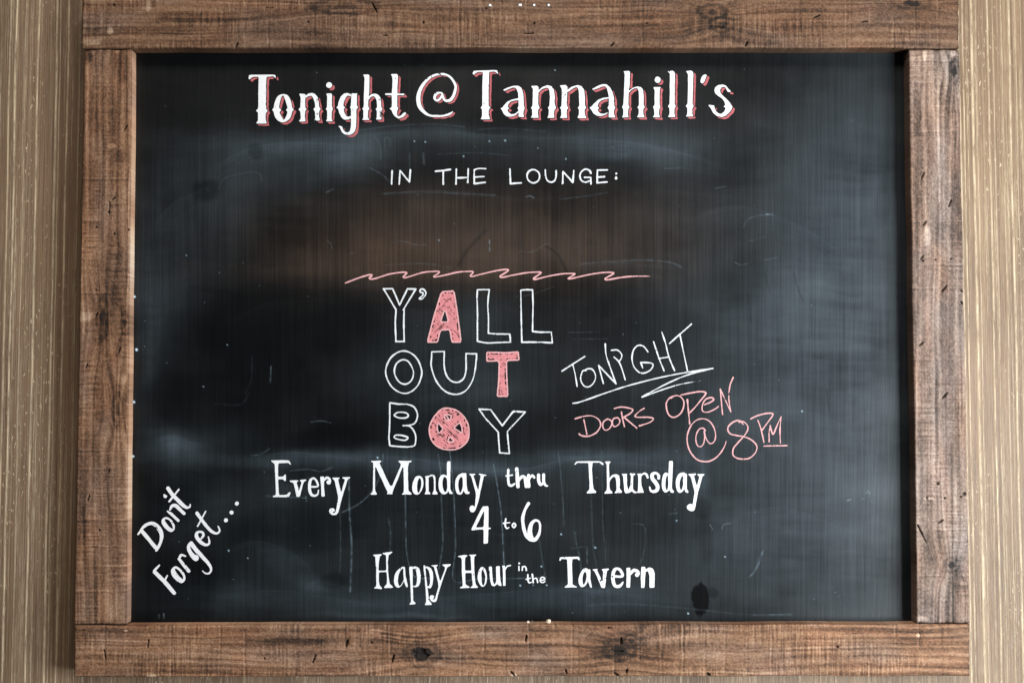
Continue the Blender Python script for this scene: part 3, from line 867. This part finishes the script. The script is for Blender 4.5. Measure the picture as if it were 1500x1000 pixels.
# ---- pink wave
wv = "S 38,193 150,150 250,118 290,115 285,130 268,145 280,155 330,148 450,110 560,92 610,90 625,98 605,120 590,135 610,142 660,128 780,92 880,82 930,82 935,92 905,115 882,128 900,135 1000,115 1120,88 1220,82 1258,85 1255,98 1232,122 1250,130 1330,110 1467,78 1547,65 1592,65 1587,80 1527,120 1517,132 1542,138 1627,120 1767,95 1867,88 1907,92 1897,105 1847,140 1837,152 1857,158 1967,130 2107,105 2207,102 2232,105 2217,118 2172,145 2172,152 2207,148 2367,112 2507,92 2587,92 2602,98 2587,112 2527,145 2522,158 2557,160 2667,140 2797,128,10 2947,128,5"
word("chalk_wave", "thin pink wavy line of breaking crests", [(500, 385, 6.522, 12, wv)], mat=PALE_PINK, rough=0.2, grow=0.1)

# ---- Y'ALL OUT BOY in outlined capitals
y1, y2 = (555, 415, 10.52, 24), (685, 415, 10.52, 23)
o1, o2 = (650, 505, 11.54, 26), (555, 505, 11.54, 26)
b1, b2 = (560, 585, 11.54, 26), (650, 585, 11.54, 25)


def hatched(parent, label, geo, outer, holes, cuts, seed):
    """a capital outlined in pale pink and scribbled solid with pink marker, flecks of black left bare along the rim"""
    ox, oy, k, _ = geo
    sh = shapes([(ox, oy, k, 10, outer + "\n" + "\n".join("- " + h for h in holes))])
    X, Y, F = field(sh, 0.0, seed)
    fleck = fbm(X / 2.6, Y / 2.6, seed, 2)
    diag = fbm((X + Y) / 9.0, (X - Y) / 1.1, seed + 3, 2)
    band = np.maximum(np.abs(F + 3.1) - 1.0, 0.20 - fleck - 0.25 * fbm(X / 14, Y / 14, seed + 7, 1))
    G = np.maximum(F + 1.4, -band * 1.0)
    G = np.maximum(G, -np.maximum(0.43 - diag, -(-F - 2.5)) * 1.2)
    for cut in cuts:
        for s, kind, q in shapes([(ox, oy, k, 10, cut)]):
            G = np.maximum(G, -(sd_stroke(X, Y, q) + 0.2 * fleck))
    x, z = on_plane(X.mean(), Y.max(), PANEL_Y)
    origin = np.array([float(x), PANEL_Y, float(z)])
    po = np.array(parent["_world"])
    fill = link("filled_letter", paint_mesh("filled_letter", X, Y, G, PINK, 0.0004, origin), parent, tuple(origin - po), label)
    E = np.abs(F + 0.9) - 0.95 + 0.25 * fbm(X / 2.4, Y / 2.4, seed + 5, 2)
    link("letter_outline", paint_mesh("letter_outline", X, Y, E, PALE_PINK, 0.0006, origin), parent, tuple(origin - po), "pale pink outline of the filled letter")
    return fill


def outlined(label, letters):
    """an Empty for the word, each outlined capital a mesh of its own under it"""
    q = np.concatenate([t_[2][:, :2] for t_ in shapes(letters)])
    x, z = on_plane(q[:, 0].mean(), q[:, 1].max(), PANEL_Y)
    o = bpy.data.objects.new("outlined_word", None)
    o.empty_display_size = 0.02
    C.collection.objects.link(o)
    o.parent = board
    origin = np.array([float(x), PANEL_Y, float(z)])
    o.location = tuple(origin - ORG)
    o["label"] = label
    o["_world"] = [float(v) for v in origin]
    for n_, l_ in enumerate(letters):
        word("outlined_letter", None, [l_], parent=o, seed=430 + n_, **M)
    return o


wy = outlined("band name word Y'ALL, white outlined capitals with a pink filled A", [(*y1, """
L 265,405 72,85 212,82 320,335 440,85 568,88 375,408
L 388,398 384,600 390,895 262,895 252,600 265,405
""") , (*y1, """
O 680,148 650,140 632,118 645,92 675,90 708,110 725,150 705,200 665,238 625,238 650,210 678,185"""), (*y2, """
Q 150,100 240,95 335,98 318,220 310,330 322,560 320,768 440,778 650,780 662,905 560,908 310,918 240,910 150,890 152,500 145,200"""), (*y2, """
Q 820,105 900,98 1000,100 1008,300 1000,740 1120,752 1290,750 1305,915 1130,905 835,905 825,500""")])
hatched(wy, "letter A scribbled solid pink", y1, "P 958,122 1165,106 1215,420 1278,914 1118,914 1085,720 955,728 910,912 735,914 840,500",
        ["P 960,587 1064,587 1018,418"], ["L 850,762,6 975,645,14", "L 920,408,5 1000,342,11", "L 1000,318,6 1085,240,12", "L 1040,270,5 1062,235,9", "L 870,885,22 895,865,26"], 501)
wo = outlined("band name word OUT, white outlined capitals with a pink filled T", [(*o2, """
O 435,103 560,150 660,255 715,400 720,520 660,680 550,785 435,818 310,780 190,670 118,500 130,360 200,220 310,130
O 425,250 500,285 565,390 585,480 560,580 500,645 425,662 345,625 280,530 262,430 290,330 350,270"""), (*o1, """
L -200,118 -100,114 10,112
S -203,118 -206,220 -214,320 -196,430 -136,590 -46,720 64,805 200,835 320,805 410,730 490,590 530,420 550,250 555,150
L 555,150 460,150 375,145
S 375,145 378,300 375,430 350,540 290,610 215,632 130,610 60,540 20,430 5,300 10,112""")])
hatched(wo, "letter T scribbled solid pink", o1, "P 718,116 880,116 1060,123 1268,106 1284,264 1070,272 1074,500 1094,880 892,876 918,620 928,277 718,288",
        [], ["L 752,150,16 745,185,12", "L 1030,515,8 1050,485,14", "L 935,670,12 960,635,8", "L 955,258,8 985,240,12", "L 925,842,14 965,838,10"], 521)
wb = outlined("band name word BOY, white outlined capitals with a pink crossed O", [(*b1, """
L 128,55 280,75 420,78
S 420,78 530,120 588,220 590,310 550,395 470,430 350,438
S 350,438 460,448 530,520 565,620 560,730 530,782 420,798
L 420,798 280,792 128,778 112,650 125,400 128,55
O 260,218 340,214 410,228 440,265 410,303 310,312 225,285 205,255
O 230,600 330,605 415,628 428,660 380,686 270,670 200,640"""), (*b2, """
Q 597,162 790,168 990,440 1175,200 1382,208 1075,538 1092,750 1110,910 945,898 930,700 922,550 700,310""")])
hatched(wb, "round letter O scribbled solid pink round a cross", b1, "C 1090,133 1230,160 1360,250 1450,390 1476,530 1458,680 1380,780 1260,845 1110,857 960,820 850,730 792,600 788,460 838,330 920,220 1000,152",
        ["P 945,405 1018,490 960,562 936,480", "P 1308,400 1336,470 1342,555 1222,475", "P 1090,262 1158,275 1140,335", "P 1056,268 1072,272 1118,355 1075,325", "P 1145,638 1200,704 1116,702"],
        ["L 1110,828,12 1200,818,16", "L 1030,815,12 1080,828,14", "L 820,430,10 812,480,12", "L 1240,520,8 1290,565,12", "L 1000,175,12 1050,160,8"], 541)

# ---- TONIGHT / DOORS OPEN @ 8PM in thin marker
t = (815, 465, 6.25, 13)
word("written_word", "thin white slanting word TONIGHT", [(*t, """
L 50,490 260,355
S 150,430 172,520 190,630
S 270,485 240,490 222,560 250,622 300,632 345,590 358,530 330,475 290,468 262,482
L 430,603 385,435 545,605
S 545,605 480,420 455,340 447,242
S 502,300 560,298 598,340 590,380 573,400
S 528,362 570,402 600,470 630,570
S 838,315 800,265 750,255 710,290 692,360 705,440 750,495 800,508 860,480 885,435 860,415 772,410
L 772,412 790,460
L 890,222 938,370 985,487
S 965,133 1000,240 1030,360 1082,485
L 935,375 1030,360
L 1034,238 1236,60
S 1130,150 1160,300 1202,498""")], **M)
word("chalk_underline", "white zigzag underline below TONIGHT", [(*t, """
S 150,783 220,770 450,690 650,625 900,560 1100,518 1300,485 1433,464
S 1433,464 1200,525 1000,610 782,727
S 782,727 1000,650 1150,607,9 1325,578,4""")], **M)
d = (835, 540, 6, 12.5)
K = dict(mat=PALE_PINK, rough=0.26, grow=-0.10)
word("written_word", "thin pink word DOORS", [(*d, """
S 45,438 130,415 200,415 255,450 268,500 230,560 160,592 100,585 80,570
L 122,447 148,575
S 330,440 295,465 288,510 310,538 345,525 368,480 355,450 325,440
S 415,428 380,440 372,480 390,507 425,490 438,455 420,430
S 388,348 450,335 520,345 552,360 530,390 480,420 470,426
L 480,430 540,480 585,520
S 452,380 462,440 478,508
S 652,347 620,365 580,400 572,420 610,425 690,425 732,438 700,470 610,500""")], **K)
word("written_word", "thin pink word OPEN", [(*d, """
S 905,240 870,260 845,310 860,390 900,425 950,410 990,360 1000,290 970,245 925,235 885,258
S 1030,272,15 1040,370 1052,485
S 975,230 1060,212 1150,200 1193,215 1150,275 1100,335 1055,383
S 1180,315 1230,295 1262,270 1240,252 1190,270 1162,320 1165,370 1210,380 1270,355 1305,330
L 1340,405 1320,178
L 1320,178 1412,376
S 1412,376 1395,260 1405,150 1433,77""")], **K)
e = (990, 585, 8.824, 18)
word("written_sign", "large thin pink at sign before 8PM", [(*e, """
S 380,400 350,370 300,385 262,460 262,550 290,603 330,603 360,560 372,490 365,410
S 365,410 390,500 430,560 470,563 505,520 512,440 480,340 420,270 350,247 270,265 200,330 150,450 150,570 190,680 270,770 370,800 460,785 550,720 620,620 650,540""")], **K)
word("written_word", "thin pink 8PM with underlined raised PM", [(*e, """
S 868,318 840,280 800,270 740,290 680,345 672,400 710,445 800,465 900,485 990,530 1045,600 1030,680 960,750 880,768 790,755 737,710 745,630 800,560 880,470 928,390 922,330 870,285 815,292
S 1060,270 1100,380 1138,553
S 967,248 1060,205 1170,178 1248,180 1245,215 1190,290 1117,390
S 1205,543 1205,430 1220,332
S 1220,332 1240,425 1262,440 1300,350 1360,220
S 1360,220 1345,400 1352,563
L 1135,600 1435,593""")], **K)

# ---- Every Monday thru Thursday
word("painted_word", "white serif word Every with curled tail", [(390, 665, 10.52, 30, """
P 75,95 350,92 385,155 365,158 340,132 185,135 180,345 260,345 290,310 300,315 302,408 285,410 255,380 182,385 195,600 200,628 320,622 345,590 378,582 350,660 105,660 105,640 150,628 140,350 130,145 85,112
P 358,405 490,400 495,415 465,430 505,560 545,430 520,410 525,395 612,388 615,400 575,430 520,655 465,660 425,440 375,425
S 700,500,24 795,492,26 780,420,34 735,370,30 690,390,38 668,460,40 672,560,44 700,622,40 750,638,34 795,610,26 806,550,20
P 830,342 885,340 892,365 890,500 905,650 848,652 845,500
S 888,400,30 930,362,36 972,375,36 985,410,34
S 963,430,66
P 1012,360 1130,358 1132,375 1105,385 1155,590 1215,385 1175,372 1172,352 1292,350 1290,368 1255,385 1160,700 1110,890 1080,930 1020,938 985,915 970,870 985,838 1025,828 1055,850 1050,880 1020,885 1025,905 1060,900 1080,860 1110,660 1055,410""")])
word("painted_word", "white serif word Monday with a tall thick M", [(535, 665, 10.52, 26, """
P 85,100 240,98 245,115 215,130 400,520 555,155 510,110 512,98 715,100 712,112 675,130 655,200 665,560 715,605 712,620 558,620 595,580 590,160 430,560 418,600 418,615 330,615 345,585 150,160 152,560 178,605 178,620 85,620 88,605 118,575 125,130 88,115
C 800,335 860,340 895,400 890,500 850,590 800,620 750,600 725,530 735,440 765,365
- C 840,365 862,410 860,500 825,590 802,560 800,480 815,400
P 915,340 975,325 975,400 978,560 1003,598 1002,615 915,615 918,600 935,570 930,360
S 968,350,22 1020,325,24 1060,345,30 1070,420,26 1072,575,26
P 1058,560 1085,560 1115,600 1112,615 1032,615 1035,600
C 1190,315 1250,325 1275,360 1275,560 1240,610 1190,612 1145,560 1128,460 1145,360
- C 1215,350 1255,375 1268,470 1258,550 1235,580 1205,540 1190,450 1200,380
P 1260,108 1315,105 1312,300 1308,540 1350,600 1340,612 1300,605 1268,540 1258,330"""), (625, 665, 10.52, 26, """
C 520,300 570,305 585,500 545,600 500,618 460,590 440,500 445,400 475,335
- C 530,350 555,380 555,500 525,590 500,560 485,470 500,390
P 555,290 610,288 615,450 630,570 662,580 660,605 610,612 580,580 556,480
P 655,302 748,300 745,318 715,325 795,560 835,325 805,310 808,297 920,318 915,328 880,330 800,720 750,860 720,890 680,885 660,840 670,800 705,788 730,800 735,825 720,845 695,838 715,848 745,800 760,640 755,590 690,345""")])
th = (680, 670, 7.692, 26)
word("painted_word", "small bold white word thru", [(*th, """
S 498,134,28 495,230,28 505,300,30 535,313,28 568,292,18
L 472,205,18 543,195,18
L 592,126,42 600,250,40 606,324,38
S 610,262,24 650,215,34 686,230,40 695,280,40 700,322,40
L 725,198,36 722,260,36 728,322,36
S 730,240,24 765,200,24 788,222,26
S 838,195,36 840,260,38 860,302,34 888,282,26 896,240,30
S 895,192,36 895,260,34 912,306,26 938,318,14""")])
word("painted_word", "white serif word Thursday with ball ended tail", [(835, 665, 11.11, 26, """
P 105,115 485,110 545,150 540,175 515,165 480,135 365,135 355,250 368,480 385,570 425,600 425,630 275,635 275,618 315,570 318,450 305,250 300,138 115,138 85,170 68,165
P 568,118 665,115 632,165 638,400 645,560 695,620 690,635 560,640 560,625 600,580 600,350 595,160
P 632,395 690,335 750,322 800,345 812,420 808,560 845,600 840,625 718,632 755,585 752,450 735,370 700,365 655,415 634,480
P 838,320 940,312 925,335 925,480 945,590 985,500 990,350 968,320 975,305 1065,312 1062,330 1030,350 1025,480 1020,560 1050,600 1090,610 1080,628 1040,630 1005,600 960,625 905,632 885,600 862,350
P 1090,318 1160,312 1160,360 1160,500 1198,610 1195,625 1085,628 1105,580 1110,400 1105,340
S 1150,350,24 1200,312,30 1243,330,40 1263,378,30"""), (920, 665, 11.11, 26, """
S 498,390,42 495,340,44 450,305,40 395,330,54 395,390,56 440,450,60 480,520,60 470,580,54 420,605,42 370,590,30 350,532,22
C 610,300 655,315 672,360 670,560 630,615 585,612 550,540 548,430 575,335
- C 645,340 655,450 645,560 630,585 612,540 610,440 622,370
P 668,112 730,108 722,300 712,560 745,605 735,625 700,622 662,570 658,320
C 870,300 930,310 945,420 905,570 860,620 815,612 780,530 780,420 815,335
- C 890,350 905,400 890,520 865,585 840,540 840,450 860,380
P 900,312 960,315 955,560 980,610 970,628 935,610 912,560 893,440
P 972,320 1105,312 1100,335 1070,345 1120,520 1160,360 1125,335 1128,318 1245,318 1242,335 1210,360 1130,650 1085,900 1060,925 1010,920 965,890 955,850 980,815 1020,805 1050,820 1085,620 1020,370""")])
word("painted_number", "tall white number 4", [(*th, """
P 205,548 275,545 272,785 300,788 298,802 272,804 268,965 215,970 220,804 85,817 83,797
- P 226,590 221,782 128,786""")])
word("painted_word", "tiny white word to between the numbers", [(*th, """
S 468,688,18 462,760,18 480,796,18 503,785,14
L 442,738,16 513,730,16
O 560,738,18 580,760,18 560,786,18 541,762,18""")])
word("painted_number", "tall white number 6", [(*th, """
S 725,515,34 685,585,30 660,680,36 668,780,38 695,870,38 740,920,34 800,920,40 845,850,30 855,770,26 840,720,26 800,705,30 760,740,40 742,800,48 742,870,56 765,912,44""")])

# ---- Happy Hour in the Tavern
word("painted_word", "white serif word Happy with long descenders", [(540, 800, 11.11, 26, """
P 68,130 212,125 208,140 178,160 165,250 162,390 290,390 285,140 235,120 230,102 380,82 385,95 325,140 310,250 320,450 340,600 395,655 392,668 255,670 255,655 300,610 300,500 292,412 168,418 165,560 180,630 215,675 212,688 88,682 90,668 125,640 122,350 110,165 72,145
C 575,335 595,480 560,590 510,655 460,660 420,610 412,520 440,420 510,350
- C 560,355 575,420 572,530 530,620 495,635 478,570 485,480 515,400
P 565,330 590,330 600,480 640,640 630,662 610,655 580,580 566,450
P 660,330 710,325 715,450 720,640 725,880 762,915 762,935 668,945 665,930 690,895 680,650 668,450
P 705,335 760,322 820,350 848,450 840,580 810,645 760,662 712,650 712,635 760,640 785,600 790,490 775,390 745,355 705,362
P 890,305 920,303 925,400 955,660 985,880 1025,930 1022,948 918,950 918,935 938,900 930,700 905,450
P 914,330 960,320 1010,350 1045,420 1052,520 1040,620 1010,675 965,672 950,650 985,640 1000,590 1000,480 980,390 950,350 918,352
P 1015,305 1125,298 1122,315 1100,325 1165,570 1250,340 1200,305 1200,290 1335,285 1332,305 1280,335 1170,640 1105,880 1080,900 1030,895 1000,860 988,830 1005,790 1040,785 1070,805 1065,840 1040,848 1055,865 1080,850 1135,650 1130,590 1065,330""")])
hr = (660, 800, 10, 20)
word("painted_word", "white serif word Hour", [(*hr, """
P 112,138 190,122 250,128 215,160 208,220 212,352 305,350 295,140 262,122 375,115 380,125 350,145 345,220 355,480 370,550 402,590 400,602 292,605 292,595 325,570 310,385 215,385 218,550 280,590 275,602 142,608 142,595 180,575 165,350 165,190 145,158 110,148
C 455,298 500,318 530,420 520,540 480,584 440,572 403,500 400,400 425,325
- C 465,335 500,390 510,470 490,555 470,560 455,500 452,400
P 560,295 605,290 612,400 620,500 640,560 670,510 668,400 665,290 720,285 722,400 730,500 748,568 735,575 700,565 685,545 640,582 600,567 580,500 568,380
P 755,280 795,278 805,330 805,480 802,572 770,575 768,450 762,310
S 798,335,18 830,290,20 878,275,18""")])
word("painted_word", "tiny white word in", [(*hr, """
S 1005,245,28
L 1000,288,20 1003,348,20
L 1052,295,22 1050,346,20
S 1055,300,18 1085,290,20 1105,315,20 1110,346,22""")])
word("painted_word", "tiny bold white word the", [(*hr, """
S 1132,412,22 1135,490,22 1150,528,22 1185,520,14
L 1105,480,16 1170,462,16
L 1197,405,26 1205,460,26 1210,524,26
S 1212,480,16 1250,460,20 1270,490,22 1275,522,22
S 1320,490,18 1375,485,18 1370,455,18 1335,450,18 1315,480,20 1320,515,20 1350,525,18 1385,510,14""")])
word("painted_word", "white word Tavern with heavy stems", [(810, 800, 9.375, 26, """
P 95,145 355,140 368,180 355,188 335,165 262,168 265,350 270,520 325,548 330,560 160,562 165,548 205,520 200,350 198,170 115,168 105,195 85,192
C 420,303 480,310 490,430 455,520 400,554 365,530 350,460 375,370
- C 445,345 460,400 450,470 425,525 408,500 405,430 420,370
P 460,312 512,312 515,450 535,550 528,568 510,555 480,470 462,400
P 540,315 615,305 605,325 620,360 685,490 690,340 672,320 675,308 768,300 765,318 738,335 715,568 665,565 575,340
S 850,408,30 953,404,34 930,330,40 880,302,34 840,330,46 822,400,46 830,490,44 860,543,38 920,540,38 960,490,22
P 1005,292 1060,290 1065,350 1060,562 1005,562 1012,400
S 1066,370,34 1110,325,40 1163,340,40 1178,375,34
S 1155,388,56
P 1212,278 1268,275 1270,350 1258,565 1210,568 1205,420
P 1260,318 1320,285 1370,300 1395,360 1395,560 1325,565 1325,400 1310,340 1285,335 1260,355""")])

# ---- Don't Forget ... up the corner
word("painted_word", "white word Don't slanting up the corner", [(195, 700, 8.333, 30, """
L 108,645,44 275,845,46
L 62,682,22 105,628,30
S 82,655,22 130,590,34 200,552,38 260,560,46 320,620,54 348,690,48 338,770,36 308,840,32 282,882,26
- S 248,562,3 280,585,5 305,625,3
- S 262,590,3 295,615,4 322,655,3
C 400,475 460,500 505,570 500,630 460,655 400,620 355,560 353,505
- C 402,495 447,520 485,590 480,618 440,590 400,540 385,508
L 420,402,18 465,435,36 550,515,34
S 450,385,20 475,338,36 520,335,44 570,380,42 622,430,40
S 428,124,46 480,200,46 550,270,46 610,330,44 655,358,34 690,350,24 698,320,18
L 442,283,24 558,138,20
P 372,190 418,215 405,242 375,235""")])
fg = (215, 760, 8.333, 30)
word("painted_word", "white word Forget slanting up the corner", [(*fg, """
L 98,645,46 220,762,48 335,900,44
L 92,628,30 153,562,22
L 225,738,26 250,687,20
C 345,576 400,598 457,660 472,730 430,777 370,752 313,690 298,620
- C 355,600 400,632 440,690 440,728 400,700 362,650 344,615
L 394,484,34 512,632,38
S 400,470,26 425,435,28 473,450,18
C 520,288 562,330 612,420 634,470 620,502 588,507 538,460 498,390 493,330
- C 530,327 570,372 610,433 590,430 552,390 530,347
S 542,292,44 620,390,46 700,480,40 760,550,34 786,610,28 765,655,26 720,660,20 682,630,14
S 665,235,20 690,200,26 685,165,24 645,152,24 610,170,32 612,220,42 660,280,42 720,313,34 760,298,26 763,260,20 752,217,14"""), (280, 720, 12.5, 30, """
S 108,390,58 180,490,56 260,600,54 350,700,52 430,753,46 490,752,38 523,705,32 495,632,24
L 120,628,28 266,358,24""")])
for dot in ("S 638,518,72", "S 740,375,74", "S 835,218,66 842,208,66"):
    word("painted_dot", None, [(280, 720, 12.5, 30, dot)])
# flecks of white paint on the timber
for k_, fleck in enumerate(("S 110,34,14", "S 280,31,12 287,31,12", "S 365,32,14", "S 449,32,13")):
    word("paint_speck", None, [(690, 0, 3.947, 14, fleck)], seed=470 + k_, height=0.0014, depth=0.0)

# ------------------------------------------------------------------ crumbs of chalk lying on the ledge of the bottom board
crumb_mat = paint_material("chalk_crumb", (0.80, 0.66, 0.52), (0.5, 0.4, 0.3), 0.2)
for k_, (px, sx, sz, lab) in enumerate(((803.5, 0.0042, 0.0030, "larger chalk crumb on the ledge of the frame's bottom board below Happy Hour"),
                                        (773.5, 0.0022, 0.0019, "smaller chalk crumb on the frame ledge just beside the larger crumb"))):
    import bmesh
    bm = bmesh.new()
    bmesh.ops.create_icosphere(bm, subdivisions=3, radius=1)
    rs_ = np.random.RandomState(k_)
    for v in bm.verts:
        n_ = 1 + 0.30 * float(vnoise(np.array(v.co.x * 1.7 + 5), np.array(v.co.y * 1.7 + v.co.z * 2.3 + 9), 601 + k_))
        v.co = (v.co.x * sx * n_, v.co.y * sx * 0.8 * n_, max(v.co.z, -0.7) * sz * n_ + sz * 0.7)
    me = bpy.data.meshes.new("chalk_crumb")
    bm.to_mesh(me)
    bm.free()
    me.materials.append(crumb_mat)
    x, z = on_plane(px, 914.3, 0.0)
    o = link("chalk_crumb", me, None, (float(x), 0.010, float(z) + 0.0002), lab)
    o["category"] = "crumb"
